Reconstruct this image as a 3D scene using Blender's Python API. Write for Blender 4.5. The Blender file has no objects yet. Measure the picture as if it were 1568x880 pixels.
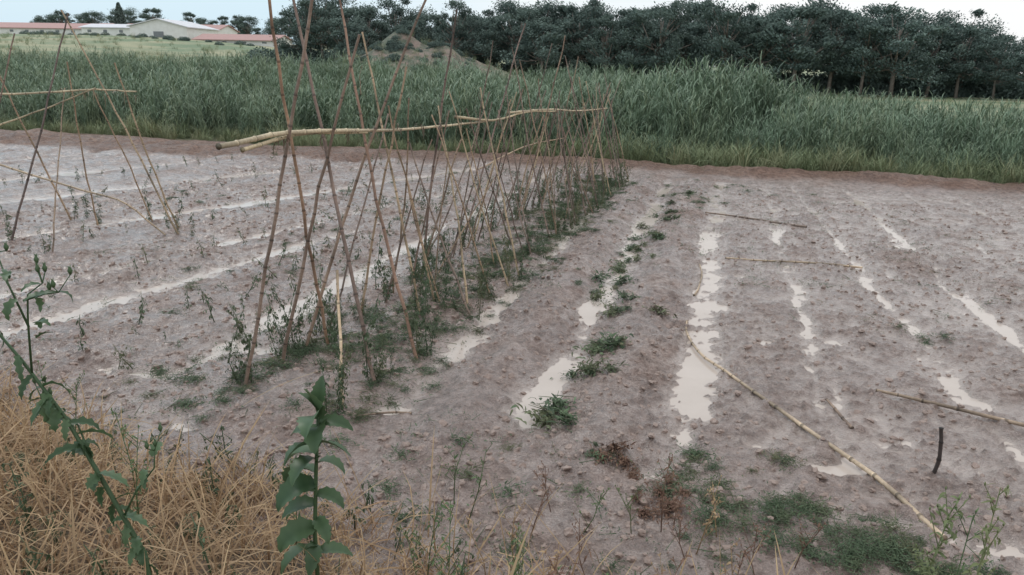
import bpy, math, random
import numpy as np
from mathutils import Vector, Matrix
random.seed(7); rng=np.random.default_rng(7)
R=random.random
def U(a,b): return a+(b-a)*random.random()
scene=bpy.context.scene
COL=scene.collection
# ------------------------------------------------------------ noise
TAB=rng.random((256,256))
def vnoise(x,y):
    xi=np.floor(x).astype(int); yi=np.floor(y).astype(int); fx=x-xi; fy=y-yi
    fx=fx*fx*(3-2*fx); fy=fy*fy*(3-2*fy)
    a=TAB[xi&255,yi&255]; b=TAB[(xi+1)&255,yi&255]; c=TAB[xi&255,(yi+1)&255]; d=TAB[(xi+1)&255,(yi+1)&255]
    return (a*(1-fx)+b*fx)*(1-fy)+(c*(1-fx)+d*fx)*fy
def fbm(x,y,o=4,s=0.0):
    r=0;am=1;t=0
    for i in range(o):
        r=r+am*vnoise(x*2**i+17.3*i+s,y*2**i+9.1*i+s*1.7); t+=am; am*=.5
    return r/t-.5
def sst(e0,e1,x):
    t=np.clip((x-e0)/(e1-e0),0,1); return t*t*(3-2*t)
def gau(x,c,w): return np.exp(-((x-c)/w)**2)
WZ=-0.034
def bankY(x):
    return np.interp(x,[-12,-4,-2.8,-1.6,-.7,.5,1.4,3,8],[3.5,3.15,3.0,2.7,2.35,2.5,2.6,2.9,3.4])
FUR=[ # x(y) slope, ref, depth, width
 (-1.82,0,0,.042,.12),(-.97,0,0,.045,.12),(-.04,0,0,.034,.15),(.80,.0,0,.020,.06),(1.57,-.05,8.5,.025,.06),(2.4,-.03,8,.025,.06),(3.2,0,0,.018,.06),(4.0,0,0,.020,.06),(4.8,0,0,.020,.06),
 (-3.5,.015,6,.056,.13),(-5.3,.2,4.33,.052,.15),(-6.16,.28,5.0,.052,.15),(-8.04,.39,6.6,.054,.17),(-10.2,.42,8,.052,.2),(-12.2,.42,9,.052,.2),(-14.5,.42,10,.052,.2)]
RID=[(-1.38,0,0,.075,.19),(-.50,0,0,.07,.2),(-2.45,0,0,.05,.3),(-4.35,.1,5,.035,.35),(-5.8,.25,5,.035,.22),(-7.2,.33,6,.035,.3),(-9.3,.4,7.5,.035,.4),(-11.3,.42,8.5,.035,.4)]
PUD=[(-.15,3.69,.15,.06,.05),(.95,3.58,.28,.05,.05),(1.38,3.5,.2,.12,.06),(.74,4.05,.16,.06,.055),(-1.83,3.98,.12,.08,.06),(-2.9,3.35,.14,.06,.055),(.03,6.82,.26,.11,.05),(.43,4.15,.08,.05,.04),(-3.3,4.6,.35,.10,.05),
 (-.02,5.35,.13,.24,.040),(-.01,4.65,.16,.28,.042),(-.06,9.3,.16,1.0,.032),(.5,6.0,.25,.05,.035),(1.0,6.2,.10,.08,.04),(.9,7.6,.10,.3,.030),(-.10,4.15,.10,.12,.03),(.25,8.0,.1,.1,.04),(.55,7.2,.15,.05,.03),
 (-.96,4.75,.12,.32,.042),(-1.0,6.5,.09,.35,.042),(-.97,8.0,.07,.25,.026),(-.95,10.6,.12,.9,.045),(-.95,13.2,.1,.6,.040),(-1.80,6.45,.10,.3,.044),(-1.82,5.2,.08,.2,.026),(-1.76,12.5,.1,1.0,.045),(-1.8,9.5,.08,.6,.030),
 (-3.5,5.2,.14,.5,.024),(-3.45,8,.13,1.2,.016),(1.8,5.2,.10,.14,.04),(1.75,5.6,.06,.4,.034),(1.62,8.2,.07,.8,.036),(2.45,7.2,.07,1.1,.036),(.92,5.0,.06,.40,.038),(.82,6.8,.05,.5,.03),(.8,10.2,.14,.5,.032),(1.55,10.0,.10,.4,.032),(2.3,10.5,.12,.7,.03),(.3,11.2,.3,.3,.026),(-3.9,3.9,.3,.08,.05)]
def terr(x,y):
    z=4.3*sst(18,95,-x)*sst(24,105,y)+.35*sst(60,130,y)*sst(-60,20,x)+.5*sst(26,40,y)*sst(-2,-20,x)
    g=np.exp(-((x+26.6)/4.6)**2-((y-60)/6)**2)+.35*np.exp(-((x+21.5)/4)**2-((y-62)/7)**2)
    z=z+3.0*g+g*2.2*fbm(x*.45,y*.45,4,3)
    return z+.25*fbm(x*.06,y*.06,3)*sst(20,50,y)
def hgt(x,y):
    x=np.asarray(x,float); y=np.asarray(y,float)
    z=np.zeros(np.broadcast(x,y).shape)
    wob=.22*fbm(x*.3,y*1.0,4,3.3); fn=sst(3.7,4.5,y)
    for (c,s,r,d,w) in FUR:
        ww=w*(1+1.2*fbm(x*.2,y*1.5,3,c)); z=z-fn*d*gau(x+wob,c+s*(y-r),ww)*np.clip(1+1.8*fbm(x*.3+c,y*1.3,3,c+5),0,2)
    for (c,s,r,d,w) in RID: z=z+sst(2.9,4.3,y)*d*gau(x+wob,c+s*(y-r),w)*(1+1.0*fbm(x*.2,y*1.1,3,c+3))
    wx=.16*fbm(x*3,y*3,4,11); wy=.22*fbm(x*3,y*3,4,13)
    for (cx,cy,rx,ry,d) in PUD:
        z=z-d*np.exp(-((x+wx-cx)/rx)**2-((y+wy-cy)/ry)**2)
    z=z-.006*sst(8,13,y)*sst(0,.6,x)-.006*sst(.1,.6,x)*sst(3.9,4.6,y)
    z=z+.036*fbm(x*1.3,y*1.0,3,1.1)
    cl=fbm(x*8,y*8,4,2.2); c2=np.abs(fbm(x*13,y*13,3,8.2)); am=.7+1.5*np.clip(fbm(x*.9,y*.9,2,21)+.5,0,1)
    z=z+am*(.044*cl+.075*(.11-c2)*(c2<.11)+.055*np.maximum(fbm(x*22,y*22,2,4.4),.08))-.009
    fld=sst(15.0,14.6,y+.25*fbm(x*.5,y*.1,2))
    berm=(.18+.18*fbm(x*.8,y*.8,3)+.12*fbm(x*4,y*4,3))*gau(y,15.6-.9*sst(-5,-11,x),.5+.75*sst(-3,-10,x))
    z=z*fld+berm+(1-fld)*.01
    rgt=sst(6.2,7.2,x+.3*fbm(y*.5,x*.1,2)); z=z*(1-rgt)+rgt*.06
    b=bankY(x)+.12*fbm(x*2,y*2,2,4)
    t=sst(0,1.15,b-y); z=z*(1-t)+t*(.36+.05*fbm(x*2.5,y*2.5,4,6))
    return z+terr(x,y)
def hz(x,y): return float(hgt(np.array([x]),np.array([y]))[0])
# ------------------------------------------------------------ materials
def newmat(n):
    m=bpy.data.materials.new(n); m.use_nodes=True; nt=m.node_tree
    return m,nt,nt.nodes['Principled BSDF'],nt.nodes['Material Output']
def N(nt,t,**k):
    n=nt.nodes.new(t)
    for a,b in k.items(): setattr(n,a,b)
    return n
def noise(nt,scale,detail=5,rough=.6,vec=None):
    n=N(nt,'ShaderNodeTexNoise'); n.inputs['Scale'].default_value=scale; n.inputs['Detail'].default_value=detail; n.inputs['Roughness'].default_value=rough
    if vec is not None: nt.links.new(vec,n.inputs['Vector'])
    return n.outputs['Fac']
def ramp(nt,fac,stops):
    r=N(nt,'ShaderNodeValToRGB'); e=r.color_ramp.elements
    while len(e)<len(stops): e.new(.5)
    for i,(p,c) in enumerate(stops):
        e[i].position=p; e[i].color=(c,c,c,1) if not hasattr(c,'__len__') else (*c,1)
    nt.links.new(fac,r.inputs[0]); return r.outputs[0]
def mix(nt,f,a,b,bt='MIX'):
    m=N(nt,'ShaderNodeMix',data_type='RGBA',blend_type=bt)
    for s,v in ((m.inputs[0],f),(m.inputs[6],a),(m.inputs[7],b)):
        if isinstance(v,(int,float)): s.default_value=v
        elif hasattr(v,'__len__'): s.default_value=(*v,1)
        else: nt.links.new(v,s)
    return m.outputs[2]
def mth(nt,op,a,b=0,c=0,clamp=False):
    m=N(nt,'ShaderNodeMath',operation=op); m.use_clamp=clamp
    for s,v in zip(m.inputs,(a,b,c)):
        if isinstance(v,(int,float)): s.default_value=v
        else: nt.links.new(v,s)
    return m.outputs[0]
def attr(nt,n): return N(nt,'ShaderNodeAttribute',attribute_name=n)

def mat_ground():
    m,nt,P,O=newmat('ground_soil'); L=nt.links.new
    geo=N(nt,'ShaderNodeNewGeometry'); pos=geo.outputs['Position']
    zone=attr(nt,'zone'); sep=N(nt,'ShaderNodeSeparateColor'); L(zone.outputs['Color'],sep.inputs[0])
    sx=N(nt,'ShaderNodeSeparateXYZ'); L(pos,sx.inputs[0])
    n1=noise(nt,1.3,5,.6,pos); n2=noise(nt,14,6,.65,pos); n3=noise(nt,70,4,.6,pos); n4=noise(nt,5,5,.7,pos)
    mud=mix(nt,ramp(nt,n1,[(.35,0),(.65,1)]),(.41,.30,.26),(.54,.42,.37))
    mud=mix(nt,ramp(nt,n4,[(.38,0),(.6,1)]),mix(nt,1,mud,(.70,.66,.63),'MULTIPLY'),mud)
    mud=mix(nt,ramp(nt,n2,[(.38,0),(.56,1)]),mix(nt,1,mud,(.56,.51,.48),'MULTIPLY'),mud)  # cavity shade painted into the mud colour where the bump noise is low
    mud=mix(nt,ramp(nt,n3,[(.32,.6),(.55,0)]),mud,(.15,.105,.09))  # fine dark bits painted in as occlusion in the smallest pits
    hw=mth(nt,'SUBTRACT',sx.outputs[2],WZ); wet=mth(nt,'MULTIPLY_ADD',hw,-26.0,1.0,True)
    wet2=mth(nt,'MULTIPLY',mth(nt,'ADD',wet,ramp(nt,noise(nt,1.6,6,.65,pos),[(.34,0.2),(.54,1)]),0,True),sep.outputs[0])
    mud=mix(nt,wet,mud,(.47,.38,.335))
    drier=mix(nt,1,mud,(.66,.54,.46),'MULTIPLY')
    mud=mix(nt,attr(nt,'margin').outputs['Fac'],mud,drier)
    litter=mix(nt,ramp(nt,n2,[(.3,0),(.7,1)]),(.11,.075,.055),(.30,.215,.14))
    green=mix(nt,ramp(nt,n1,[(.3,0),(.7,1)]),(.10,.13,.07),(.20,.20,.12))
    straw=mix(nt,ramp(nt,noise(nt,.15,4,.6,pos),[(.4,0),(.6,1)]),(.36,.35,.22),(.18,.24,.14))
    hill=mix(nt,ramp(nt,noise(nt,.9,6,.75,pos),[(.45,0),(.58,1)]),(.12,.14,.10),(.29,.22,.185))  # hill colours kept pale to stand in for rain haze
    c=mix(nt,sep.outputs[1],green,litter)
    c=mix(nt,sep.outputs[2],c,straw)
    c=mix(nt,attr(nt,'hill').outputs['Fac'],c,hill)
    c=mix(nt,sep.outputs[0],c,mud)
    L(c,P.inputs['Base Color'])
    L(mth(nt,'MULTIPLY_ADD',wet2,-.52,.82),P.inputs['Roughness'])
    P.inputs['IOR'].default_value=1.45
    mw=mth(nt,'MULTIPLY',wet2,mth(nt,'SUBTRACT',1,attr(nt,'margin').outputs['Fac']))
    L(mw,P.inputs['Coat Weight']); P.inputs['Coat Roughness'].default_value=.12; P.inputs['Coat IOR'].default_value=1.5
    h=mth(nt,'ADD',mth(nt,'MULTIPLY',n2,.9),mth(nt,'MULTIPLY',n3,.4))
    h=mth(nt,'MULTIPLY',h,mth(nt,'MULTIPLY_ADD',wet,-.6,1))
    b=N(nt,'ShaderNodeBump'); b.inputs['Distance'].default_value=.075; b.inputs['Strength'].default_value=1
    L(h,b.inputs['Height']); L(b.outputs[0],P.inputs['Normal'])
    b2=N(nt,'ShaderNodeBump'); b2.inputs['Distance'].default_value=.025; b2.inputs['Strength'].default_value=1
    L(n2,b2.inputs['Height']); L(b2.outputs[0],P.inputs['Coat Normal'])
    return m
def mat_water():
    m,nt,P,O=newmat('muddy_water'); L=nt.links.new
    pos=N(nt,'ShaderNodeNewGeometry').outputs['Position']
    L(mix(nt,noise(nt,3,5,.6,pos),(.46,.385,.335),(.60,.52,.465)),P.inputs['Base Color'])
    P.inputs['Roughness'].default_value=.10; P.inputs['IOR'].default_value=1.36
    b=N(nt,'ShaderNodeBump'); b.inputs['Distance'].default_value=.004; b.inputs['Strength'].default_value=.4
    L(noise(nt,12,3,.5,pos),b.inputs['Height']); L(b.outputs[0],P.inputs['Normal']); return m
def mat_leaf(name,dark,light,trans=.3,rough=.6,rndamt=.35,alt=None):
    m,nt,P,O=newmat(name); L=nt.links.new
    v=attr(nt,'v').outputs['Fac']; oi=N(nt,'ShaderNodeObjectInfo').outputs['Random']
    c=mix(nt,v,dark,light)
    if alt: c=mix(nt,mth(nt,'MULTIPLY',ramp(nt,oi,[(.55,0),(1,1)]),.8),c,alt)
    c=mix(nt,mth(nt,'MULTIPLY',mth(nt,'FRACT',mth(nt,'MULTIPLY',oi,7.3)),rndamt),c,tuple(x*.6 for x in dark))
    L(c,P.inputs['Base Color']); P.inputs['Roughness'].default_value=rough; P.inputs['Specular IOR Level'].default_value=.3
    if trans>0:
        t=N(nt,'ShaderNodeBsdfTranslucent'); L(c,t.inputs[0]); s=N(nt,'ShaderNodeMixShader'); s.inputs[0].default_value=trans
        L(P.outputs[0],s.inputs[1]); L(t.outputs[0],s.inputs[2]); L(s.outputs[0],O.inputs[0])
    return m
def mat_vcol(name,rough=.7,nscale=40,bump=.002):
    m,nt,P,O=newmat(name); L=nt.links.new
    tc=N(nt,'ShaderNodeTexCoord').outputs['Object']
    c=attr(nt,'c').outputs['Color']; n=noise(nt,nscale,5,.65,tc)
    L(mix(nt,ramp(nt,n,[(.35,.55),(.65,0)]),c,mix(nt,1,c,(.45,.40,.38),'MULTIPLY')),P.inputs['Base Color'])
    P.inputs['Roughness'].default_value=rough
    b=N(nt,'ShaderNodeBump'); b.inputs['Distance'].default_value=bump; L(n,b.inputs['Height']); L(b.outputs[0],P.inputs['Normal']); return m
def mat_plain(name,col,col2,scale,rough=.8):
    m,nt,P,O=newmat(name); tc=N(nt,'ShaderNodeTexCoord').outputs['Object']
    nt.links.new(mix(nt,ramp(nt,noise(nt,scale,5,.6,tc),[(.35,0),(.65,1)]),col,col2),P.inputs['Base Color']); P.inputs['Roughness'].default_value=rough; return m
# ------------------------------------------------------------ mesh builder
class MB:
    def __init__(s): s.v=[];s.f=[];s.a=[];s.c=[]; s.mi=[]; s.m=0
    def add(s,p,a=.5,c=(.5,.5,.5)): s.v.append(tuple(p)); s.a.append(a); s.c.append((*c,1)); return len(s.v)-1
    def face(s,*i): s.f.append(i); s.mi.append(s.m)
    def mesh(s,name,mats,smooth=True):
        me=bpy.data.meshes.new(name); me.from_pydata(s.v,[],s.f)
        if not isinstance(mats,(list,tuple)): mats=[mats]
        for m in mats: me.materials.append(m)
        me.polygons.foreach_set('material_index',s.mi)
        at=me.attributes.new('v','FLOAT','POINT'); at.data.foreach_set('value',s.a)
        ac=me.attributes.new('c','FLOAT_COLOR','POINT'); ac.data.foreach_set('color',np.array(s.c,dtype=np.float32).ravel())
        me.polygons.foreach_set('use_smooth',[smooth]*len(s.f)); me.update(); return me
def obj(name,me,loc=(0,0,0),rot=(0,0,0),sc=1,parent=None,link=True):
    o=bpy.data.objects.new(name,me); o.location=loc; o.rotation_euler=rot; o.scale=(sc,sc,sc) if not hasattr(sc,'__len__') else sc
    if link: COL.objects.link(o)
    if parent: o.parent=parent
    return o
def blade(B,p,az,el,L,W,droop,n=4,v0=.1,v1=.9,c=(.5,.5,.5),twist=0):
    p=Vector(p); prev=None
    for i in range(n+1):
        t=i/n; a=v0+(v1-v0)*t; sd=Vector((-math.sin(az+twist*t),math.cos(az+twist*t),0))
        w=W*.5*(1-t)**.6*(.6+.8*min(t*3,1)*.5)
        if i<n:
            l=B.add(p-sd*w,a,c); r=B.add(p+sd*w,a,c)
            if prev: B.face(prev[0],prev[1],r,l)
            prev=(l,r)
            d=Vector((math.cos(az)*math.cos(el),math.sin(az)*math.cos(el),math.sin(el))); p=p+d*L/n; el-=droop/n
        else:
            q=B.add(p,a,c); B.face(prev[0],prev[1],q)
def leaf(B,p,az,el,L,W,droop,n=6,v=.5,c=(.5,.5,.5),lobe=0.,fold=.25,roll=0.):
    p=Vector(p); prev=None
    for i in range(n+1):
        t=i/n
        sd=Vector((-math.sin(az),math.cos(az),0)); d=Vector((math.cos(az)*math.cos(el),math.sin(az)*math.cos(el),math.sin(el))); up=sd.cross(d)*-1
        sd=(sd*math.cos(roll)+up*math.sin(roll)); up=d.cross(sd)
        w=W*.5*(math.sin(math.pi*min(1,t**.75*.97+.03))**.8)*(1+lobe*(1 if i%2 else -1)); w=max(w,.0008)
        va=v+U(-.08,.08)
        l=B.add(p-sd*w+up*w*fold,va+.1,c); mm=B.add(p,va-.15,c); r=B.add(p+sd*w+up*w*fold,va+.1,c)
        if prev: B.face(prev[0],prev[1],mm,l); B.face(prev[1],prev[2],r,mm)
        prev=(l,mm,r); p=p+d*L/n; el-=droop/n
def tube(B,pts,rad,ns=6,c=None,a=.5,cap=True):
    pts=[Vector(q) for q in pts]; rings=[]
    for i,q in enumerate(pts):
        d=(pts[min(i+1,len(pts)-1)]-pts[max(i-1,0)]).normalized()
        s=d.cross(Vector((0.13,.97,.2)) if abs(d.y)<.9 else Vector((1,0,.1))).normalized(); t=d.cross(s)
        cc=c[i] if isinstance(c,list) else (c or (.5,.5,.5))
        rings.append([B.add(q+(s*math.cos(k*2*math.pi/ns)+t*math.sin(k*2*math.pi/ns))*rad[i],a,cc) for k in range(ns)])
    for A,C in zip(rings,rings[1:]):
        for k in range(ns): B.face(A[k],A[(k+1)%ns],C[(k+1)%ns],C[k])
    if cap: B.face(*rings[0][::-1]); B.face(*rings[-1])
CANEC=[(.36,.26,.18),(.46,.33,.22),(.28,.20,.155),(.22,.16,.13),(.56,.43,.28),(.33,.25,.20)]
LIGHTC=[(.62,.51,.33),(.68,.57,.39)]
def cane(B,ctrl,r0,r1,col,node=.2,ns=7,jit=.008):
    ctrl=[Vector(q) for q in ctrl]
    def at(t):
        n=len(ctrl)-1; k=min(int(t*n),n-1); u=t*n-k
        p1,p2=ctrl[k],ctrl[k+1]; p0=ctrl[k-1] if k>0 else p1*2-p2; p3=ctrl[k+2] if k+2<=n else p2*2-p1
        return .5*((2*p1)+(p2-p0)*u+(2*p0-5*p1+4*p2-p3)*u*u+(3*p1-p0-3*p2+p3)*u**3)
    Ln=sum((a-b).length for a,b in zip(ctrl,ctrl[1:])); nn=max(3,int(Ln/node*U(.9,1.15)))
    pts=[];rad=[];cs=[]; e=.007/Ln; e2=.016/Ln
    for i in range(nn+1):
        t=i/nn; r=r0+(r1-r0)*t; off=Vector((U(-jit,jit),U(-jit,jit),U(-jit,jit)*.3)); 
        k=U(.75,1.25); base=tuple(min(1,x*k) for x in col); 
        if R()<.2: base=tuple(x*.6 for x in base)
        dk=tuple(x*.45 for x in base); lt=tuple(min(1,x*1.3) for x in base)
        for dt,rr,cc in ((-e2,1,base),(-e,1.05,lt),(0,1.28,dk),(e,1.05,dk),(e2,.97,base)):
            tt=t+dt
            if tt<0 or tt>1: continue
            pts.append(at(tt)+off); rad.append(r*rr); cs.append(cc)
    tube(B,pts,rad,ns,cs)
    return at
# ------------------------------------------------------------ scatter with geometry nodes
def scatter(name,temps,P,rot,scl,idx=None):
    n=len(P); me=bpy.data.meshes.new(name); me.vertices.add(n); me.vertices.foreach_set('co',np.asarray(P,dtype=np.float32).ravel())
    for an,ty,da,pr in (('rot','FLOAT_VECTOR',rot,'vector'),('scl','FLOAT',scl,'value')):
        A=me.attributes.new(an,ty,'POINT'); A.data.foreach_set(pr,np.asarray(da,dtype=np.float32).ravel())
    if idx is None: idx=rng.integers(0,len(temps),n)
    A=me.attributes.new('idx','INT','POINT'); A.data.foreach_set('value',np.asarray(idx,dtype=np.int32))
    me.update(); o=obj(name,me)
    cl=bpy.data.collections.new(name+'_parts')
    for k,t in enumerate(temps): cl.objects.link(bpy.data.objects.new(f'{name}_part_{k}',t))
    g=bpy.data.node_groups.new(name,'GeometryNodeTree'); g.interface.new_socket('Geometry',in_out='INPUT',socket_type='NodeSocketGeometry'); g.interface.new_socket('Geometry',in_out='OUTPUT',socket_type='NodeSocketGeometry')
    gi=g.nodes.new('NodeGroupInput'); go=g.nodes.new('NodeGroupOutput'); ip=g.nodes.new('GeometryNodeInstanceOnPoints'); ci=g.nodes.new('GeometryNodeCollectionInfo')
    ci.inputs['Collection'].default_value=cl; ci.inputs['Separate Children'].default_value=True; ci.inputs['Reset Children'].default_value=True
    def na(nm,ty):
        q=g.nodes.new('GeometryNodeInputNamedAttribute'); q.data_type=ty; q.inputs['Name'].default_value=nm; return q.outputs['Attribute']
    er=g.nodes.new('FunctionNodeEulerToRotation')
    L=g.links.new; L(gi.outputs[0],ip.inputs['Points']); L(ci.outputs[0],ip.inputs['Instance']); ip.inputs['Pick Instance'].default_value=True
    L(na('idx','INT'),ip.inputs['Instance Index']); L(na('rot','FLOAT_VECTOR'),er.inputs[0]); L(er.outputs[0],ip.inputs['Rotation']); L(na('scl','FLOAT'),ip.inputs['Scale'])
    L(ip.outputs[0],go.inputs[0])
    md=o.modifiers.new('scatter','NODES'); md.node_group=g; return o
def rots(n,tilt=.12): return np.stack([rng.normal(0,tilt,n),rng.normal(0,tilt,n),rng.random(n)*6.283],1)
def onground(x,y,dz=0): return np.stack([x,y,np.maximum(hgt(x,y),np.where(y<15,WZ,-9))+dz],1)
# ------------------------------------------------------------ GROUND
def geom(a,step,end,g=1.25):
    o=[];s=step
    while abs(a)<abs(end): a+=s; s*=g; o.append(a)
    return o
xs=sorted(set([round(v,4) for v in np.concatenate([geom(-34,-.5,-1200,1.16),np.arange(-34,-20,.4),np.arange(-20,-9,.09),np.arange(-9,-5,.035),np.arange(-5,2.8,.02),np.arange(2.8,5,.035),np.arange(5,9,.09),geom(9,.3,1200,1.16)])]))
ys=sorted(set([round(v,4) for v in np.concatenate([geom(-1,-.5,-60,1.4),np.arange(-1,1.5,.1),np.arange(1.5,2.4,.05),np.arange(2.4,7,.02),np.arange(7,16.5,.036),np.arange(16.5,30,.5),np.arange(30,68,.5),geom(68,.8,1400,1.07)])]))
X,Y=np.meshgrid(np.array(xs),np.array(ys)); Z=hgt(X,Y)
nx,ny=len(xs),len(ys)
me=bpy.data.meshes.new('ground'); me.vertices.add(nx*ny)
me.vertices.foreach_set('co',np.stack([X,Y,Z],-1).astype(np.float32).ravel())
ii=(np.arange(ny-1)[:,None]*nx+np.arange(nx-1)[None,:]); quads=np.stack([ii,ii+1,ii+1+nx,ii+nx],-1).reshape(-1,4)
nf=len(quads); me.loops.add(nf*4); me.loops.foreach_set('vertex_index',quads.astype(np.int32).ravel()); me.polygons.add(nf)
me.polygons.foreach_set('loop_start',np.arange(nf,dtype=np.int32)*4)
me.update(calc_edges=True)
me.polygons.foreach_set('use_smooth',np.ones(nf,dtype=bool))
jit=.5*fbm(X*1.2,Y*1.2,3,5)
mud=sst(16.3,15.8,Y+jit*1.2)*sst(7.4,6.9,X+jit)*sst(-.1,.35,Y-bankY(X)+.55+jit*.6)
bank=(1-sst(-.1,.35,Y-bankY(X)+.55+jit*.6))*(Y<6)
st=sst(26,28,Y+jit*4)
cA=np.stack([mud,bank,st,np.ones_like(mud)],-1).astype(np.float32)
A=me.attributes.new('zone','FLOAT_COLOR','POINT'); A.data.foreach_set('color',cA.ravel())
A=me.attributes.new('hill','FLOAT','POINT'); A.data.foreach_set('value',np.clip(1.6*np.exp(-((X+26)/8.5)**2-((Y-60)/8)**2),0,1).astype(np.float32).ravel())
mg=sst(14.9,15.3,Y+1.6*sst(-4,-11,X)+jit*.8)
A=me.attributes.new('margin','FLOAT','POINT'); A.data.foreach_set('value',mg.astype(np.float32).ravel())
me.materials.append(mat_ground()); obj('ground',me)
B=MB(); a=[B.add(q) for q in ((-19.5,2.2,WZ),(6.6,2.2,WZ),(6.6,14.9,WZ),(-19.5,14.9,WZ))]; B.face(*a); obj('puddle_water',B.mesh('puddle_water',mat_water(),False))
# clods
mudm=mat_plain('mud_clod',(.40,.295,.25),(.20,.145,.12),25,.5)
cl=[]
import bmesh
for k in range(5):
    bm=bmesh.new(); bmesh.ops.create_icosphere(bm,subdivisions=2,radius=1)
    for v in bm.verts:
        n=U(.65,1.2); v.co=Vector((v.co.x*n,v.co.y*n*.85,v.co.z*n*.6))
    me=bpy.data.meshes.new('clod'); bm.to_mesh(me); bm.free(); me.materials.append(mudm); cl.append(me)
n=38000; x=rng.uniform(-9,5,n); y=2.5+rng.random(n)**1.6*11; k=(hgt(x,y)>WZ+.006)&(fbm(x*1.5,y*1.5,2,3)>-.14); x=x[k];y=y[k]
scatter('soil_clods',cl,onground(x,y,-.003),rots(len(x),.4),.003+.028*rng.random(len(x))**3.0)
# ------------------------------------------------------------ VEGETATION templates
M_reed=mat_leaf('reed_leaf',(.075,.115,.078),(.24,.33,.215),0,.5,.4,(.31,.36,.22))  # greens lifted: haze and rain sheen put into the reed colour
M_fr=mat_leaf('grass_leaf',(.13,.16,.08),(.31,.37,.20),0,.6,.25,(.38,.35,.21))
M_weedg=mat_leaf('weed_leaf',(.06,.10,.04),(.17,.25,.11),.2,.6,.3,(.24,.25,.12))
M_straw=mat_leaf('straw',(.28,.17,.10),(.66,.48,.28),.2,.6,.4,(.42,.26,.15))
M_weed=mat_leaf('wilted_leaf',(.05,.075,.04),(.15,.215,.115),0,.6,.4,(.19,.18,.10))
M_thick=mat_leaf('thistle_leaf',(.045,.085,.04),(.13,.20,.10),.2,.4,.1)
M_dead=mat_leaf('dead_weed',(.13,.07,.05),(.26,.16,.11),0,.8,.3)
def t_reed(h,ns,spread):
    B=MB()
    for s in range(ns):
        a=U(0,6.28); r=spread*math.sqrt(R()); p=Vector((math.cos(a)*r,math.sin(a)*r,0)); H=h*U(.5,1.2); lean=Vector((U(-.18,.18),U(-.18,.18),1))
        q=[p+lean*H*t for t in (0,.5,.9)]; sd=Vector((.006,0,0)); 
        i=[B.add(q[0]-sd,.2),B.add(q[0]+sd,.2),B.add(q[2]+sd*.5,.7),B.add(q[2]-sd*.5,.7)]; B.face(*i)
        az=U(0,6.28)
        for l in range(8):
            t=.12+.82*l/7; az+=2.4+U(-.5,.5)
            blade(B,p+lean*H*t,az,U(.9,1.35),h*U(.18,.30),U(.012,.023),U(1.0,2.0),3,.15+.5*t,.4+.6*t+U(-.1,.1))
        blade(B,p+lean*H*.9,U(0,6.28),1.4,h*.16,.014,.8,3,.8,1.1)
    return B.mesh('reed_clump',M_reed)
def t_grass(h,n,sp,W,mat,dr=(.6,1.6),el=(1.0,1.5),v=(0,.9)):
    B=MB()
    for s in range(n):
        a=U(0,6.28); r=sp*math.sqrt(R())
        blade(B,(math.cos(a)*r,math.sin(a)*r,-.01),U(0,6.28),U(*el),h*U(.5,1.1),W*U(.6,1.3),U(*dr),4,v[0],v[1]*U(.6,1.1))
    return B.mesh('grass_tuft',mat)
def t_sprig(h,nl,ls,droopy=1.5):
    B=MB(); top=Vector((U(-.25,.25)*h,U(-.25,.25)*h,h)); mid=top*.5+Vector((U(-.12,.12)*h,U(-.12,.12)*h,0))
    pts=[Vector((0,0,-.01)),mid,top]; tube(B,pts,[.0045,.0035,.002],4,a=.35)
    for l in range(nl):
        t=U(.08,1); p=pts[0].lerp(mid,t*2) if t<.5 else mid.lerp(top,t*2-1); az=U(0,6.28); el=U(-1.1,.4); L=ls*U(.8,1.6)
        e=p+Vector((math.cos(az)*math.cos(el),math.sin(az)*math.cos(el),math.sin(el)))*L
        tube(B,[p,e],[.002,.0012],3,a=.4,cap=False)
        for k in range(3): leaf(B,p.lerp(e,.5+.25*k),az+U(-1.2,1.2),el-U(0.3,1.4),ls*U(.5,1.1),ls*U(.18,.38),U(.5,droopy),3,U(.2,.9),fold=.5,roll=U(-.5,.5))
    return B.mesh('sprig',M_weed)
def t_mat(sp,n,ls,h=.03,mat=None):
    B=MB()
    for k in range(n):
        a=U(0,6.28); r=sp*abs(random.gauss(0,.5)); 
        leaf(B,(math.cos(a)*r,math.sin(a)*r,U(0,h)*max(0,1-r/sp*.6)),U(0,6.28),U(-.2,.9),ls*U(.5,1.5),ls*U(.15,.4),U(.3,1.8),3,U(0,1)**1.3,fold=.35,roll=U(-.7,.7))
    for k in range(int(n/16)):
        a=U(0,6.28); p=Vector((U(-sp,sp)*.4,U(-sp,sp)*.4,h)); q=p+Vector((math.cos(a),math.sin(a),U(-.1,.3)))*sp*U(.4,.8); tube(B,[p,q],[.003,.0015],3,a=.5,cap=False)
    return B.mesh('leaf_mat',mat or M_weed)
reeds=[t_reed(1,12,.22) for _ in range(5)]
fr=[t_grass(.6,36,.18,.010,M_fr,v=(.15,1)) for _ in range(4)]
straw=[t_grass(.36,12,.12,.0065,M_straw,(.2,2.6),(.3,1.45),(.05,1)) for _ in range(6)]
sprigs=[t_sprig(h,n,.034) for h,n in ((.20,10),(.28,13),(.15,9),(.24,12))]
vines=[t_sprig(h,n,.042,2.4) for h,n in ((.6,44),(.75,50),(.45,36))]
mats=[t_mat(.2,170,.026) for _ in range(3)]
bits=[t_mat(.25,26,.022,.01) for _ in range(4)]
wilt=[t_mat(.18,100,.058,.07) for _ in range(4)]
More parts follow.
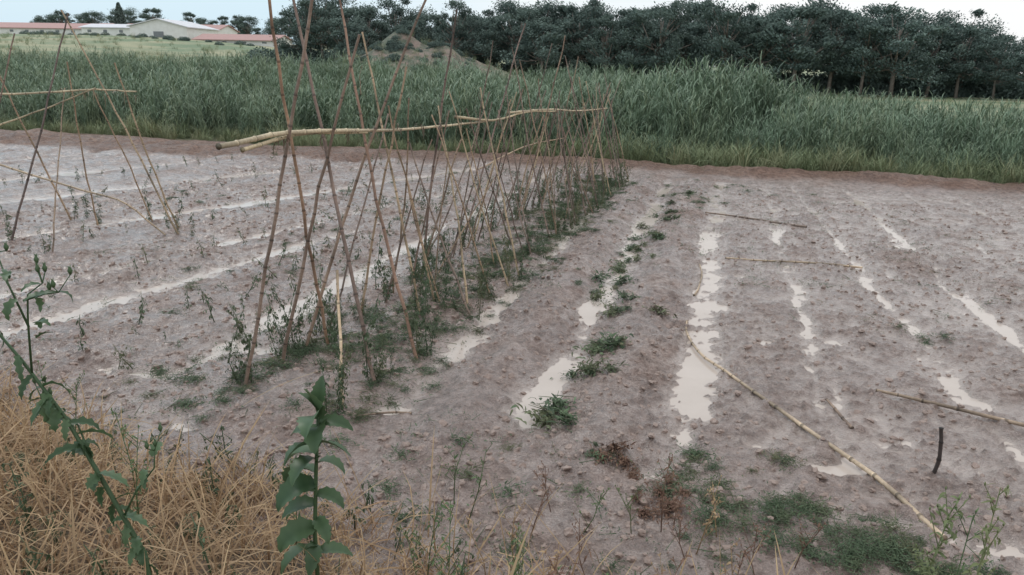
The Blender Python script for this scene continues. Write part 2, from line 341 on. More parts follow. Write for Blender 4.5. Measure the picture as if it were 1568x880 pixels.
def reedh(x,y):
    base=np.interp(x,[-60,-20,-10,-4,-2,-1,.2,1.4,3,6,12,25],[1.1,1.15,1.2,1.25,1.1,1.3,1.5,1.2,1.05,1.0,.95,.9])
    return base*(1+1.4*fbm(x*.55,y*.5,3,12))
n=6000; x=np.concatenate([rng.uniform(-50,-3,n),rng.uniform(-3,26,2900)]); 
y=np.concatenate([16.2+rng.random(n)**1.3*27,16.2+rng.random(2900)**1.1*8.5])
k=(y>16.5+1.2*fbm(x*.6,y*.1,2))&(x>-1.3*y-8)&~((y>26.5)&(y<33))&(fbm(x*.4,y*.4,2,30)>-.2); x=x[k];y=y[k]
h=reedh(x,y)*np.clip(.5+(y-16.3)*.35,.45,1)
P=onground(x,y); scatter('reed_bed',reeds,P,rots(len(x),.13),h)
n=2600; x=rng.uniform(-30,14,n); y=16.0+rng.random(n)**1.3*2.4+.5*fbm(x*.8,x*.1,2)
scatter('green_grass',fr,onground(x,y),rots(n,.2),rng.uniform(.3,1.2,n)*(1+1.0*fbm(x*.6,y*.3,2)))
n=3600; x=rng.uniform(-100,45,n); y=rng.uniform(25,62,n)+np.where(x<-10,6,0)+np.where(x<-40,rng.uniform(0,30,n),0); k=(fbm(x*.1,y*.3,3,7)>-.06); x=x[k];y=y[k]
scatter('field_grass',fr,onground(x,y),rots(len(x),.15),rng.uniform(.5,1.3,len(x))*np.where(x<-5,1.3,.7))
# foreground straw
n=3300; x=rng.uniform(-4.8,2.2,n); y=rng.uniform(1.0,3.3,n)
bd=bankY(x)-y; dens=np.interp(x,[-4.6,-2.2,-1.4,-.7,.2,2.2],[.9,.85,.7,.35,.2,.14])
k=(bd>-.1+.45*fbm(x*3,y*3,2))&(rng.random(n)<dens)&(fbm(x*4,y*4,2,51)>-.16); x=x[k];y=y[k]
scatter('dry_grass',straw,onground(x,y,-.01),rots(len(x),.3),rng.uniform(.5,1.35,len(x)))
n=320; x=rng.uniform(-4.8,.8,n); y=rng.uniform(1.3,3.2,n); k=bankY(x)>y-.2; x=x[k];y=y[k]
scatter('low_weeds',sprigs,onground(x,y),rots(len(x),.3),rng.uniform(.4,1.0,len(x)))
px=[];py=[]
for (c,s,r,d,w) in RID[3:]:
    yy=4.0
    while yy<14.3:
        yy+=U(.2,.5); px.append(c+s*(yy-r)+U(-.25,.25)); py.append(yy)
for c in (-3.0,-3.1,-4.0,-4.3,-3.8):
    yy=3.6
    while yy<14: yy+=U(.3,.6); px.append(c+U(-.25,.25)); py.append(yy)
x=np.array(px);y=np.array(py); scatter('wilted_seedlings',sprigs,onground(x,y),rots(len(x),.4),rng.uniform(.4,1.15,len(x)))
n=1700; x=rng.uniform(-9,4.5,n); y=2.7+rng.random(n)**1.2*11; k=fbm(x*.7,y*.7,2,40)>-.08; x=x[k];y=y[k]
scatter('scattered_leaves',bits,onground(x,y,.003),rots(len(x),.05),rng.uniform(.3,1.1,len(x)))
# ------------------------------------------------------------ TRELLIS
M_cane=mat_vcol('cane',.6,45)
feet=[]
def trellis(name,poles,rails):
    B=MB()
    for f,t,r0,r1,c in poles:
        f=Vector((f[0],f[1],hz(f[0],f[1])-.04)); t=Vector(t); m=f.lerp(t,.5)+Vector((U(-.04,.04),U(-.04,.04),0))
        cane(B,[f,m,t],r0,r1,c); 
        if R()<.5:
            q=f.lerp(t,U(.7,.95)); cane(B,[q,q+Vector((U(-.05,.05),U(-.05,.05),U(.1,.25)))],.003,.0015,c,.1,4)
        feet.append((f.x,f.y))
    for pts,r0,r1,c in rails: cane(B,pts,r0,r1,c)
    return B
near=[((-2.74,4.75),(-2.58,4.0,2.45),.0125,.009,(.48,.31,.21)),
((-2.92,3.94),(-2.2,3.84,2.42),.013,.009,(.32,.235,.185)),
((-2.1,4.21),(-2.75,4.54,2.5),.014,.009,(.29,.205,.165)),
((-2.91,4.36),(-2.2,4.35,2.24),.014,.008,(.36,.26,.20)),
((-2.89,4.63),(-2.1,5.24,2.55),.0135,.0085,(.38,.27,.20)),
((-2.0,4.72),(-2.7,5.07,2.5),.0135,.008,(.38,.235,.165)),
((-2.8,5.36),(-2.25,5.2,2.05),.011,.007,(.48,.35,.24)),
((-2.3,5.5),(-2.8,5.6,2.3),.012,.007,(.54,.40,.26)),
((-2.12,3.79),(-2.40,4.3,.75),.011,.009,(.72,.54,.36)),
((-2.75,6.6),(-2.3,6.4,2.52),.0135,.008,(.24,.17,.14)),
((-2.75,7.7),(-2.2,8.3,2.5),.0115,.007,(.30,.21,.175)),
((-2.6,9.6),(-2.0,9.5,2.42),.0115,.007,(.40,.28,.2)),
((-2.35,5.95),(-2.6,5.6,1.75),.010,.006,(.50,.36,.24)),((-2.9,5.0),(-2.5,5.4,1.7),.009,.006,(.30,.22,.18))]
yy=5.8
while yy<14.4:
    xc=np.interp(yy,[5,10,14.3],[-2.45,-2.28,-2.1]); 
    for sgn in (-1,1):
        if R()<.12: continue
        w=U(.30,.52); zt=U(1.40,1.95) if R()<.85 else U(2.1,2.4); fx=xc+sgn*w; fy=yy+U(-.15,.15)
        kx=zt/1.5; tx=fx-sgn*w*kx*U(.75,1.2); ty=yy+U(-.5,.5)
        near.append(((fx,fy),(tx,ty,zt),U(.008,.012),U(.005,.007),random.choice(CANEC)))
    if R()<.5: near.append(((xc+U(-.3,.3),yy+.1),(xc+U(-.4,.4),yy+U(-.6,.6),U(.9,1.6)),.008,.005,random.choice(CANEC)))
    yy+=U(.22,.37)
rails=[([(-2.45,3.27,1.66),(-2.44,3.9,1.68),(-2.43,4.6,1.64),(-2.46,5.3,1.585),(-2.45,6.3,1.54),(-2.4,7.6,1.5)],.015,.009,LIGHTC[1]),
([(-2.42,3.42,1.63),(-2.47,4.1,1.655),(-2.44,4.9,1.60)],.012,.008,LIGHTC[0]),
([(-2.42,6.7,1.60),(-2.38,7.8,1.50),(-2.34,9.0,1.52),(-2.26,10.3,1.46)],.013,.009,LIGHTC[0]),
([(-2.36,8.3,1.55),(-2.3,10,1.50),(-2.2,11.6,1.40),(-2.1,13.8,1.33)],.012,.009,LIGHTC[1]),
([(-2.7,8.2,.9),(-2.6,10,1.0),(-2.45,12,.95)],.009,.007,CANEC[1])]
B=trellis('t',near,rails)
for k in range(26):
    yy=3.85+k*.4; xc=np.interp(yy,[3,5,10,14.3],[-2.44,-2.44,-2.27,-2.1]); zc=np.interp(yy,[3.3,5,7.6,10,13.8],[1.665,1.62,1.5,1.48,1.33])
    for j in range(10):
        blade(B,(xc+U(-.02,.02),yy+U(-.05,.05),zc+U(-.02,.02)),U(0,6.28),U(-1.4,.8),U(.05,.14),.009,1.6,3,c=(.19,.14,.10))
obj('bamboo_trellis',B.mesh('bamboo_trellis',M_cane))
lp=[((-7.8,6.52),(-7.19,7.2,2.52),.014,.008,(.20,.15,.13)),((-6.26,7.46),(-7.27,7.2,2.55),.013,.008,(.46,.35,.23)),
((-6.5,7.75),(-6.6,7.15,2.0),.012,.008,(.50,.38,.25)),((-7.71,7.72),(-7.3,7.2,2.0),.011,.007,CANEC[1]),((-6.88,6.21),(-7.5,7.3,1.7),.009,.006,CANEC[0]),
((-7.0,7.9),(-7.1,7.3,1.7),.010,.007,CANEC[1]),((-8.6,6.7),(-8.0,7.2,2.3),.013,.008,CANEC[2]),((-8.1,7.7),(-8.5,7.2,2.2),.013,.008,CANEC[1]),((-9.4,6.8),(-9.0,7.2,2.2),.013,.008,CANEC[2])]
lr=[([(-9.6,7.2,1.62),(-8.36,7.2,1.61),(-7.5,7.2,1.66),(-6.98,7.2,1.70),(-6.45,7.25,1.69)],.014,.008,LIGHTC[0]),
([(-9.0,7.15,1.05),(-8.45,7.2,1.24),(-7.6,7.2,1.50),(-6.95,7.2,1.72)],.012,.007,LIGHTC[0]),
([(-9.2,7.1,.98),(-8.55,7.2,.76),(-7.41,7.2,.53),(-6.77,7.2,.41),(-6.33,7.3,.03)],.014,.010,(.50,.38,.26))]
B=trellis('t',lp,lr)
for j in range(40): blade(B,(U(-7.5,-6.4),7.2+U(-.05,.05),1.68+U(-.03,.03)),U(0,6.28),U(-1.2,.6),U(.06,.2),.009,1.4,3,c=(.26,.2,.13))
obj('bamboo_trellis',B.mesh('bamboo_trellis_small',M_cane))
fx=np.array([f[0] for f in feet]);fy=np.array([f[1] for f in feet]); n0=len(fx)
fx=np.concatenate([fx+rng.normal(0,.03,n0),fx+rng.normal(0,.08,n0),fx[:12]+rng.normal(0,.05,12),fx[:12]+rng.normal(0,.05,12)]);fy=np.concatenate([fy+rng.normal(0,.03,n0),fy+rng.normal(0,.12,n0),fy[:12]+rng.normal(0,.05,12),fy[:12]+rng.normal(0,.05,12)])
scatter('wilted_bean_plants',vines,onground(fx,fy),rots(len(fx),.12),rng.uniform(.35,.8,len(fx)))
px=[];py=[];ps=[]
for k in range(560):
    yy=4.2+10*R()**.8; px.append(np.interp(yy,[3.5,7,14],[-2.45,-2.15,-1.98])+random.gauss(0,.27)); py.append(yy); ps.append(U(.3,.95))
for f in feet[:10]:
    for _ in range(8): px.append(f[0]+random.gauss(0,.14)); py.append(f[1]+random.gauss(0,.12)); ps.append(U(.4,.8))
for cx,cy,sx,sy,nn in [(.05,3.6,.14,.12,12),(.35,3.42,.2,.11,22),(.62,3.35,.2,.12,30),(.9,3.2,.18,.1,24),(1.77,6.51,.08,.06,4),(.46,3.99,.08,.03,3),(-.05,3.9,.1,.04,4),(1.1,3.15,.14,.07,12),(-7.6,9.5,.6,.3,14),(-.3,12.5,.15,.6,16),(.3,14,.6,.3,12),(-3.0,5.2,.3,.5,14),(-3.3,3.9,.3,.3,20),(-4.6,7.5,.3,1,16),(-1.6,3.3,.5,.3,10),(-.1,3.0,.3,.15,10),(-5,11,1,1,20)]:
    for _ in range(nn): px.append(random.gauss(cx,sx)); py.append(random.gauss(cy,sy)); ps.append(U(.35,.8))
x=np.array(px);y=np.array(py); scatter('weed_mat',mats,onground(x,y,.002),rots(len(x),.08),ps)
px=[];py=[];ps=[]
for cx,cy,s in [(-.84,4.11,1.15),(-.74,4.83,.75),(-.76,5.35,1.05),(-.79,6.24,.9),(-.85,6.6,.9),(-.91,7.28,1),(-.9,7.8,.9),(-.82,9.33,1),(-.78,9.0,.9),(-.74,10.2,1),(-.7,11,.9),(-.72,11.8,.8),(-.68,12.6,.8),(-.95,8.3,.7),(-.86,8.6,.7),(-1.05,7.0,.6),(-.6,3.75,.4)]:
    sx=U(.08,.17); sy=U(.04,.12)
    for j in range(random.choice([3,4,5])): px.append(cx+random.gauss(0,sx)); py.append(cy+random.gauss(0,sy)); ps.append(s*U(.45,1.0))
x=np.array(px);y=np.array(py); scatter('fallen_pepper_plants',wilt,onground(x,y,.0),rots(len(x),.2),ps)
dead=[t_mat(.18,200,.05,.05,M_dead) for _ in range(2)]
x=np.array([-.42,-.36,-.48,-.14,-.08,-.2,-.1,-.25,-.02,-.3]);y=np.array([3.78,3.7,3.66,3.42,3.3,3.25,3.55,3.35,3.45,3.6]); scatter('dead_weed_clump',dead,onground(x,y),rots(10,.2),[.7,.6,.5,.5,.6,.5,.4,.4,.4,.4])
# ------------------------------------------------------------ canes lying on the ground
def lying(pts,r0,r1,c):
    B=MB(); q=[]
    P=[Vector((a,b,0)) for a,b in pts]
    for i in range(len(P)-1):
        k=max(1,int((P[i+1]-P[i]).length/.35))
        for j in range(k): q.append(P[i].lerp(P[i+1],j/k))
    q.append(P[-1])
    zz=[max(hz(p.x,p.y),WZ)+r0*.9 for p in q]; zz=[(zz[max(0,i-1)]+zz[i]*2+zz[min(len(zz)-1,i+1)])/4 for i in range(len(zz))]
    q=[Vector((p.x,p.y,z+.008)) for p,z in zip(q,zz)]
    cane(B,q,r0,r1,c,.16,7,.004); obj('bamboo_cane',B.mesh('bamboo_cane',M_cane))
TAN=(.56,.43,.30)
lying([(-.16,6.28),(-.14,5.95),(-.01,5.53),(.34,4.9),(.70,4.34),(.98,3.92),(1.17,3.46)],.008,.0145,TAN)
lying([(-.17,11.42),(.5,11.2),(1.2,10.81)],.011,.014,(.3,.22,.17))
lying([(.14,8.64),(.9,8.72),(1.61,8.78)],.009,.012,TAN)
lying([(1.15,5.15),(1.5,5.03),(2.1,4.8)],.010,.013,(.42,.31,.22))
lying([(.82,4.95),(.92,4.55)],.008,.010,(.33,.23,.17))
lying([(-.13,8.33),(-.09,7.9),(-.11,7.3),(-.14,7.09)],.006,.009,TAN)
lying([(-2.0,3.72),(-1.85,3.85),(-1.7,3.9)],.006,.008,(.3,.22,.16))
B=MB(); cane(B,[(1.28,4.11,hz(1.28,4.11)-.05),(1.285,4.11,.14),(1.275,4.115,.27)],.011,.010,(.06,.045,.04),.12); obj('wooden_stake',B.mesh('stake',M_cane))
# ------------------------------------------------------------ foreground weeds
def stalk(B,pts,r0,r1,a=.6):
    n=len(pts); tube(B,pts,[r0+(r1-r0)*i/(n-1) for i in range(n)],6,a=a)
B=MB(); g=hz(-1.24,2.0)
pts=[(-1.25,2.0,g-.03),(-1.25,2.0,.5),(-1.23,2.0,.75),(-1.205,2.0,1.0)]; stalk(B,pts,.009,.006)
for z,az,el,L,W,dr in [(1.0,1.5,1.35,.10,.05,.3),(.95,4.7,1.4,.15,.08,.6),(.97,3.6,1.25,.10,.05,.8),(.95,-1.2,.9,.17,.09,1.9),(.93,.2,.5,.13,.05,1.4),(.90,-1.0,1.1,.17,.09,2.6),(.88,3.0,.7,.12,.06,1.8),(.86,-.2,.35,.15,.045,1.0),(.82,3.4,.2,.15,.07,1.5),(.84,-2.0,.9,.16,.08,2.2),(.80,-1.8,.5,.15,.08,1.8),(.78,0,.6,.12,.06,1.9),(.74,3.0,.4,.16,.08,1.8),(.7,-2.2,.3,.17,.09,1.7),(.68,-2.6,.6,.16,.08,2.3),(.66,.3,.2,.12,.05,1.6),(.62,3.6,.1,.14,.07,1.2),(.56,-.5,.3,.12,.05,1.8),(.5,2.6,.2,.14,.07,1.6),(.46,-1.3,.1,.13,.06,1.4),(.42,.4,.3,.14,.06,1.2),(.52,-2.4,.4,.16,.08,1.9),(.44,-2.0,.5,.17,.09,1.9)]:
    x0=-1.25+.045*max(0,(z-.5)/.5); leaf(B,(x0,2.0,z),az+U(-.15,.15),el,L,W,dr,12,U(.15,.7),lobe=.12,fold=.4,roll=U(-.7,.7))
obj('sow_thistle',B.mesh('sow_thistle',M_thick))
B=MB(); 
main=[(-1.52,1.55,hz(-1.52,1.55)-.03),(-1.60,1.6,.62),(-1.72,1.6,.86),(-1.82,1.6,1.05),(-1.95,1.6,1.22),(-2.08,1.6,1.36)]; stalk(B,main,.009,.0035,.4)
br=[([(-1.92,1.6,1.18),(-1.90,1.6,1.35),(-1.86,1.58,1.44),(-1.80,1.58,1.48)],0),([(-1.90,1.6,1.33),(-1.95,1.6,1.46),(-1.97,1.6,1.55)],0),([(-1.88,1.58,1.42),(-1.82,1.6,1.44),(-1.77,1.6,1.45)],0),([(-1.74,1.6,.9),(-1.80,1.62,1.02),(-1.92,1.62,1.08)],0),([(-1.66,1.6,.74),(-1.60,1.6,.84),(-1.54,1.62,.92),(-1.53,1.62,.98)],0)]
for q,_ in br:
    stalk(B,q,.0035,.0018,.4)
    e=Vector(q[-1])
    for j in range(3):
        tip=e+Vector((U(-.05,.05),U(-.03,.03),U(0,.05))); tube(B,[e,tip],[.002,.0015],4); tube(B,[tip,tip+Vector((0,0,.010)),tip+Vector((0,0,.022))],[.003,.007,.0025],6,a=.7)
        for k in range(6): blade(B,tip+Vector((0,0,.016)),k*1.05,U(.6,1.3),.016,.004,.3,2,.6,1)
    for j in range(4):
        p=Vector(q[0]).lerp(Vector(q[-1]),U(.3,1)); leaf(B,p,U(0,6.28),U(-.2,.8),U(.04,.08),U(.015,.03),U(.8,2.2),8,U(.2,.8),lobe=.3,roll=U(-.6,.6))
for i in range(46):
    t=U(0.1,1)*(len(main)-1); k=min(int(t),len(main)-2); p=Vector(main[k]).lerp(Vector(main[k+1]),t-k)
    leaf(B,p,U(0,6.28),U(-.8,.6),U(.05,.12),U(.015,.038),U(.8,2.4),9,U(.1,.8),lobe=.3,fold=.4,roll=U(-.8,.8))
obj('sow_thistle',B.mesh('sow_thistle_tall',M_thick))
def thin(x,y,h,lean,nb,name='thin_weed',leafy=1,mat=None):
    B=MB(); g=hz(x,y)-.02; top=Vector((x+lean,y,g+h)); b=Vector((x,y,g)); m=b.lerp(top,.5)+Vector((U(-.03,.03),0,0)); stalk(B,[b,m,top],.003,.0013,.5)
    for i in range(nb):
        t=U(.3,1); p=b.lerp(m,t*2) if t<.5 else m.lerp(top,2*t-1); az=U(0,6.28); L=U(.04,.14)*(1.2-t*.5); q=p+Vector((math.cos(az)*.5,math.sin(az)*.5,.8))*L
        tube(B,[p,q],[.0016,.0009],4,cap=False)
        for k in range(2*leafy): leaf(B,p.lerp(q,U(.2,1)),U(0,6.28),U(-.5,.8),U(.012,.034),U(.005,.010),U(.2,1.8),4,U(.1,.9),roll=U(-.6,.6))
        tube(B,[q,q+Vector((0,0,.005)),q+Vector((0,0,.010))],[.0015,.003,.001],5,a=1)
    obj(name,B.mesh(name,mat or M_weedg))
for a in [(-.80,2.1,.62,.02,16),(-.62,2.2,.5,.08,16),(-.55,2.25,.42,-.05,14),(-.95,2.2,.4,-.04,12),(-.3,2.3,.35,.03,12),(-.72,1.9,.3,.0,10),(-1.55,2.3,.45,.05,10),(-2.3,2.3,.5,-.05,12),(-2.8,2.5,.5,.05,12),(-.1,2.2,.28,.05,10),(-1.75,2.6,.4,.06,10),(-.45,2.1,.4,.05,14),(-1.0,2.4,.4,.05,12),(-2.0,2.0,.5,.04,14),(-3.2,2.7,.5,.02,14)]: thin(*a)
for i in range(30): thin(U(-1.3,.5),U(2.1,3.2),U(.2,.45),U(-.1,.1),8,'thin_weed',1,random.choice([M_weedg,M_dead,M_straw]))
thin(.62,2.0,.85,.06,26,'weed_stalk',3); thin(.72,2.0,.92,.06,26,'weed_stalk',3); thin(.80,2.1,.8,-.03,20,'weed_stalk',3)
B=MB()
for i in range(560):
    x=-4.2+5*R()**1.2; y=U(1.3,2.8); 
    if x>-1.2 and R()<.35: continue
    blade(B,(x,y,hz(x,y)),U(0,6.28),U(.1,1.4),U(.2,.6),U(.004,.012),U(-.2,1.2),5,.2,1)
for p,az,el,L in [((-.55,1.9,.36),1.2,1.2,.35),((-.58,1.9,.36),.6,1.0,.3),((-1.8,2.2,.38),.5,.9,.4),((-2.75,3.6,.0),.3,.6,.7),((-1.3,2.2,.4),.2,.9,.35)]:
    blade(B,p,az,el,L,.016,.4,5,.7,1)
obj('straw_stems',B.mesh('straw_stems',M_straw))
# ------------------------------------------------------------ PINES
M_pine=mat_leaf('pine_needles',(.066,.098,.088),(.19,.25,.215),0,.8,.25)  # paler, bluer needle colours imitate distance haze
M_bark=mat_plain('pine_bark',(.25,.21,.18),(.15,.125,.11),6)
def t_pine(Hh,Wd,base,nq,sz):
    B=MB(); B.m=1
    lean=Vector((U(-.6,.6),U(-.3,.3),0)); P=[Vector((0,0,-.3)),Vector((0,0,Hh*.3))+lean*.5,Vector((0,0,Hh*.8))+lean]; tube(B,P,[.15,.12,.05],7)
    lobes=[]
    for i in range(30):
        a=U(0,6.28); t=(i+.5)/30; z=base+(Hh-base)*(.06+.88*t)+U(-.4,.4); r=Wd*.5*(.22+.6*math.sin(math.pi*(.22+.70*t)))*U(.3,1.2)
        c=Vector((math.cos(a)*r,math.sin(a)*r,z))+lean*t; s=P[1].lerp(P[2],U(0,.8)*t); tube(B,[s,s.lerp(c,.5)+Vector((0,0,-.15)),c],[.06,.045,.02],5)
        k=U(.35,1.0); lobes.append((c,Vector((k*U(.8,1.4),k*U(.8,1.4),k*U(.55,1.0)))*Wd*.165,U(-.22,.22)))
    B.m=0
    for i in range(nq):
        c,s,dv=random.choice(lobes); d=Vector((random.gauss(0,1),random.gauss(0,1),random.gauss(0,1))).normalized(); rr=R()**.4*U(.7,1.2)+(U(0,.7) if R()<.2 else 0)
        p=c+Vector((d.x*s.x,d.y*s.y,d.z*s.z))*rr
        n=Vector((random.gauss(0,1),random.gauss(0,1),random.gauss(0,1))).normalized(); t1=n.orthogonal().normalized(); t2=n.cross(t1); k=sz*U(.5,1.4)
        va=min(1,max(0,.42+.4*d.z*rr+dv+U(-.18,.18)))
        B.face(B.add(p-t1*k,va),B.add(p+t2*k*.4,va),B.add(p+t1*k,va),B.add(p-t2*k*.4,va))
    return B.mesh('pine_tree',[M_pine,M_bark])
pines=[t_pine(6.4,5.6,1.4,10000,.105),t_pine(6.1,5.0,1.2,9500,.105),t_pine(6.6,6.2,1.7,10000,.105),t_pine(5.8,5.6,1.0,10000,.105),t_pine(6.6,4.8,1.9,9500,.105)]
def pine(x,y,s,k=None,w=1.0):
    me=pines[k if k is not None else random.randrange(5)]; obj('pine_tree',me,(x,y,float(terr(np.array([x]),np.array([y]))[0])-.05),(0,0,U(0,6.28)),(s*w*U(.95,1.15),s*w*U(.95,1.15),s))
xx=-24.5
while xx<36:
    top=np.interp(xx,[-25,-20,-16,-12,-8,-1,4,10,15,18,21,24,34],[1.0,.97,1.10,1.02,1.08,1.07,1.09,1.06,1.03,.94,.76,.72,.7])
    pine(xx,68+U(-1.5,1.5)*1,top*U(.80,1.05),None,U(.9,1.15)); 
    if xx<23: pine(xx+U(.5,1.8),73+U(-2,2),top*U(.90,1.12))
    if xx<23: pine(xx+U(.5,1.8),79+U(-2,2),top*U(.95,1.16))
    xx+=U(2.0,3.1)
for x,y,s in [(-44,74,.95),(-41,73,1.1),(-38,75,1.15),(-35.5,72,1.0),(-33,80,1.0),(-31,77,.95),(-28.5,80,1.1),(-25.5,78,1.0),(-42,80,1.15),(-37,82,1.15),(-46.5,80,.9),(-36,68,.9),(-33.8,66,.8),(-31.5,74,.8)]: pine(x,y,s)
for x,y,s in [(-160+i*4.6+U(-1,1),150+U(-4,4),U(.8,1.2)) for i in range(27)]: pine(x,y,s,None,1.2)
def t_bush():
    B=MB()
    for i in range(900):
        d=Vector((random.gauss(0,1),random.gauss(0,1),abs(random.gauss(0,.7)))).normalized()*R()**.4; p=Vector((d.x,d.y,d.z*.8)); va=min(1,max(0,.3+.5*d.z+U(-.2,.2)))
        n=Vector((random.gauss(0,1),random.gauss(0,1),random.gauss(0,1))).normalized(); t1=n.orthogonal().normalized(); t2=n.cross(t1); k=.09
        B.face(B.add(p-t1*k,va),B.add(p+t2*k*.5,va),B.add(p+t1*k,va),B.add(p-t2*k*.5,va))
    return B.mesh('bush',M_pine)
bush=[t_bush() for _ in range(3)]
n=400; m2=120; x=np.concatenate([rng.uniform(-26,44,n),rng.uniform(-50,-28,60),rng.normal(-27,3.8,m2),rng.uniform(-110,-40,60)]); y=np.concatenate([rng.uniform(71,86,n),rng.uniform(70,84,60),rng.normal(58,3.5,m2),rng.uniform(94,101,60)]); P=np.stack([x,y,terr(x,y)-.1],1)
s=rng.uniform(.9,2.3,len(x)); s[n+60:n+60+m2]*=.28; s[n+60+m2:]*=.4
scatter('wood_undergrowth',bush,P,rots(len(x),.1),s)
def t_cyp():
    B=MB(); B.m=1; tube(B,[(0,0,-.2),(0,0,3.5)],[.15,.05],6); B.m=0
    for i in range(3500):
        z=.4+5.2*R(); r=1.0*math.sin(math.pi*min(1,(z/5.8)**.6))**.8*(R()**.4)*U(.8,1.15); a=U(0,6.28); p=Vector((math.cos(a)*r,math.sin(a)*r,z)); va=U(.1,.7)
        n=Vector((random.gauss(0,1),random.gauss(0,1),random.gauss(0,1))).normalized(); t1=n.orthogonal().normalized(); t2=n.cross(t1); k=.16
        B.face(B.add(p-t1*k,va),B.add(p+t2*k*.5,va),B.add(p+t1*k,va),B.add(p-t2*k*.5,va))
    return B.mesh('cypress_tree',[M_pine,M_bark])
cy=t_cyp()
def tz(x,y): return float(terr(np.array([x]),np.array([y]))[0])
obj('cypress_tree',cy,(-112,124,tz(-112,124)),(0,0,0),1.15)
# ------------------------------------------------------------ BUILDINGS
M_wall=mat_plain('white_render',(.84,.83,.81),(.76,.75,.72),1.5); M_roof=mat_plain('red_tile_roof',(.46,.27,.25),(.40,.25,.23),2); M_groof=mat_plain('grey_roof',(.70,.70,.73),(.60,.60,.63),1.5); M_glass=mat_plain('dark_window',(.18,.19,.20),(.22,.23,.24),3,.3)  # rain haze over the far buildings put into these paler colours
def box(B,a,b):
    x0,y0,z0=a;x1,y1,z1=b; v=[B.add(q) for q in ((x0,y0,z0),(x1,y0,z0),(x1,y1,z0),(x0,y1,z0),(x0,y0,z1),(x1,y0,z1),(x1,y1,z1),(x0,y1,z1))]
    for f in ((0,3,2,1),(4,5,6,7),(0,1,5,4),(1,2,6,5),(2,3,7,6),(3,0,4,7)): B.face(*[v[i] for i in f])
def barn(name,loc,Lx,Ly,Hw,Hr,rot,roofm,nwin=6):
    e=bpy.data.objects.new(name,None); COL.objects.link(e); e.location=loc; e.rotation_euler=(0,0,rot)
    B=MB(); box(B,(-Lx/2,-Ly/2,-1),(Lx/2,Ly/2,Hw))
    for s in (-1,1):
        v=[B.add((s*Lx/2,-Ly/2,Hw)),B.add((s*Lx/2,Ly/2,Hw)),B.add((s*Lx/2,0,Hw+Hr))]; B.face(*v)
    obj('walls',B.mesh('walls',M_wall,False),parent=e)
    B=MB(); o=.35
    for s in (-1,1):
        t=.12; zz=Hw-o*Hr/(Ly/2)
        a=[(-Lx/2-o,s*(Ly/2+o),zz+.03),(Lx/2+o,s*(Ly/2+o),zz+.03),(Lx/2+o,0,Hw+Hr+.03),(-Lx/2-o,0,Hw+Hr+.03)]
        lo=[B.add(q) for q in a]; hi=[B.add((q[0],q[1],q[2]+t)) for q in a]; B.face(*lo); B.face(*hi)
        for i in range(4): B.face(lo[i],lo[(i+1)%4],hi[(i+1)%4],hi[i])
    obj('roof',B.mesh('roof',roofm,False),parent=e)
    B=MB()
    for i in range(nwin):
        x=-Lx/2+Lx*(i+.5)/nwin; box(B,(x-.35,-Ly/2-.04,Hw*.5),(x+.35,-Ly/2-.003,Hw*.78))
    box(B,(Lx/2+.003,-.8,0),(Lx/2+.05,.8,Hw*.6)); obj('windows',B.mesh('windows',M_glass,False),parent=e)
barn('white_shed',(-87,108,tz(-87,108)-.2),11,9,1.7,1.1,-1.35,M_groof,2)
barn('white_farm_building',(-99,114,tz(-99,114)),18,6,1.5,.6,.1,M_groof,6)
barn('red_roof_farm_building',(-122,114,tz(-122,114)),30,7,1.3,.9,.12,M_roof,10)
barn('red_roof_farm_building',(-104,126,tz(-104,126)),26,7,1.7,1.0,.1,M_roof,10)
barn('red_roof_farm_building',(-73,106,tz(-73,106)-.4),13,6,.8,.8,.1,M_roof,4)
barn('red_roof_farm_building',(-146,118,tz(-146,118)-.2),20,8,1.5,1.1,.12,M_roof,6)
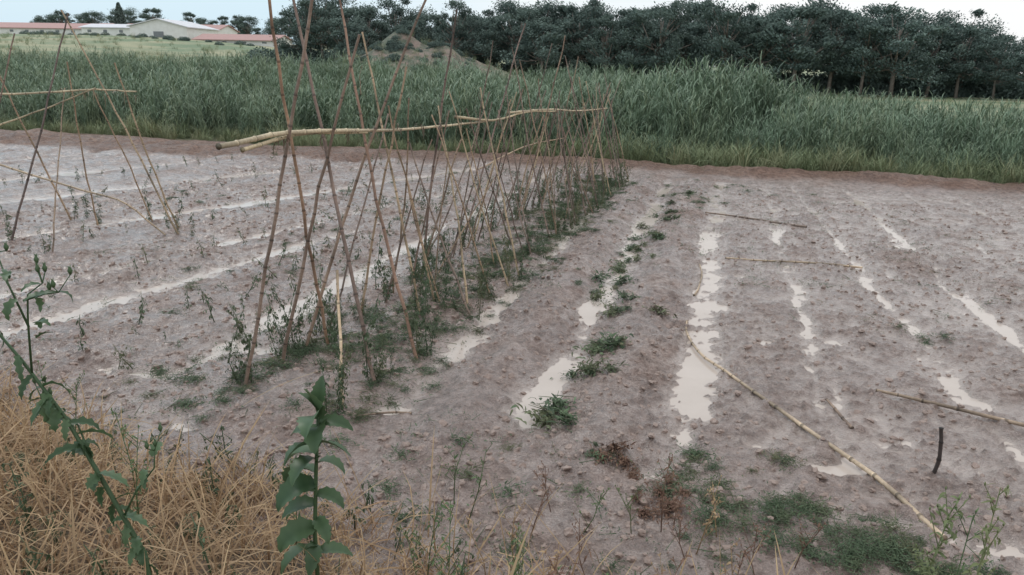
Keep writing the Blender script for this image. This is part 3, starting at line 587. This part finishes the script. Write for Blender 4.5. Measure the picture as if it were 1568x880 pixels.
# ------------------------------------------------------------ WORLD
w=bpy.data.worlds.new('World'); scene.world=w; w.use_nodes=True; nt=w.node_tree; bg=nt.nodes['Background']
sky=N(nt,'ShaderNodeTexSky',sky_type='NISHITA'); sky.sun_disc=False; sky.sun_elevation=math.radians(52); sky.sun_rotation=math.radians(-60); sky.air_density=1.2; sky.dust_density=3
tc=N(nt,'ShaderNodeTexCoord').outputs['Generated']; sp=N(nt,'ShaderNodeSeparateXYZ'); nt.links.new(tc,sp.inputs[0])
mp=N(nt,'ShaderNodeMapping'); mp.inputs['Scale'].default_value=(1,1,2.5); nt.links.new(tc,mp.inputs[0])
cn=mth(nt,'ADD',noise(nt,1.6,6,.55,mp.outputs[0]),mth(nt,'MULTIPLY',sp.outputs[0],.35))
cloud=mix(nt,ramp(nt,cn,[(.25,0),(.60,1)]),(5.8,7.5,8.6),(9.0,9.1,9.2))
nt.links.new(mix(nt,.88,sky.outputs[0],cloud),bg.inputs[0]); bg.inputs[1].default_value=.12
sl=bpy.data.lights.new('sun','SUN'); sl.energy=1.0; sl.angle=math.radians(20); sl.color=(1,.96,.91); so=bpy.data.objects.new('sun',sl); COL.objects.link(so)
az=math.radians(-60); el=math.radians(52); d=Vector((math.sin(az)*math.cos(el),math.cos(az)*math.cos(el),math.sin(el))); so.rotation_euler=d.to_track_quat('Z','Y').to_euler()
# ------------------------------------------------------------ CAMERA
p=math.radians(16.8); yw=math.radians(15.4); ro=math.radians(1.2)
f=Vector((-math.sin(yw)*math.cos(p),math.cos(yw)*math.cos(p),-math.sin(p))); r=f.cross(Vector((0,0,1))).normalized(); u=r.cross(f)
r2=math.cos(ro)*r+math.sin(ro)*u; u2=math.cos(ro)*u-math.sin(ro)*r
cam=bpy.data.cameras.new('camera'); cam.sensor_width=36; cam.lens=36*1145/1568; cam.clip_end=5000; cam.clip_start=.05
co=bpy.data.objects.new('camera',cam); COL.objects.link(co)
co.matrix_world=Matrix(((r2.x,u2.x,-f.x,0),(r2.y,u2.y,-f.y,0),(r2.z,u2.z,-f.z,2.1),(0,0,0,1))); scene.camera=co
scene.view_settings.view_transform='Standard'; scene.view_settings.look='None'
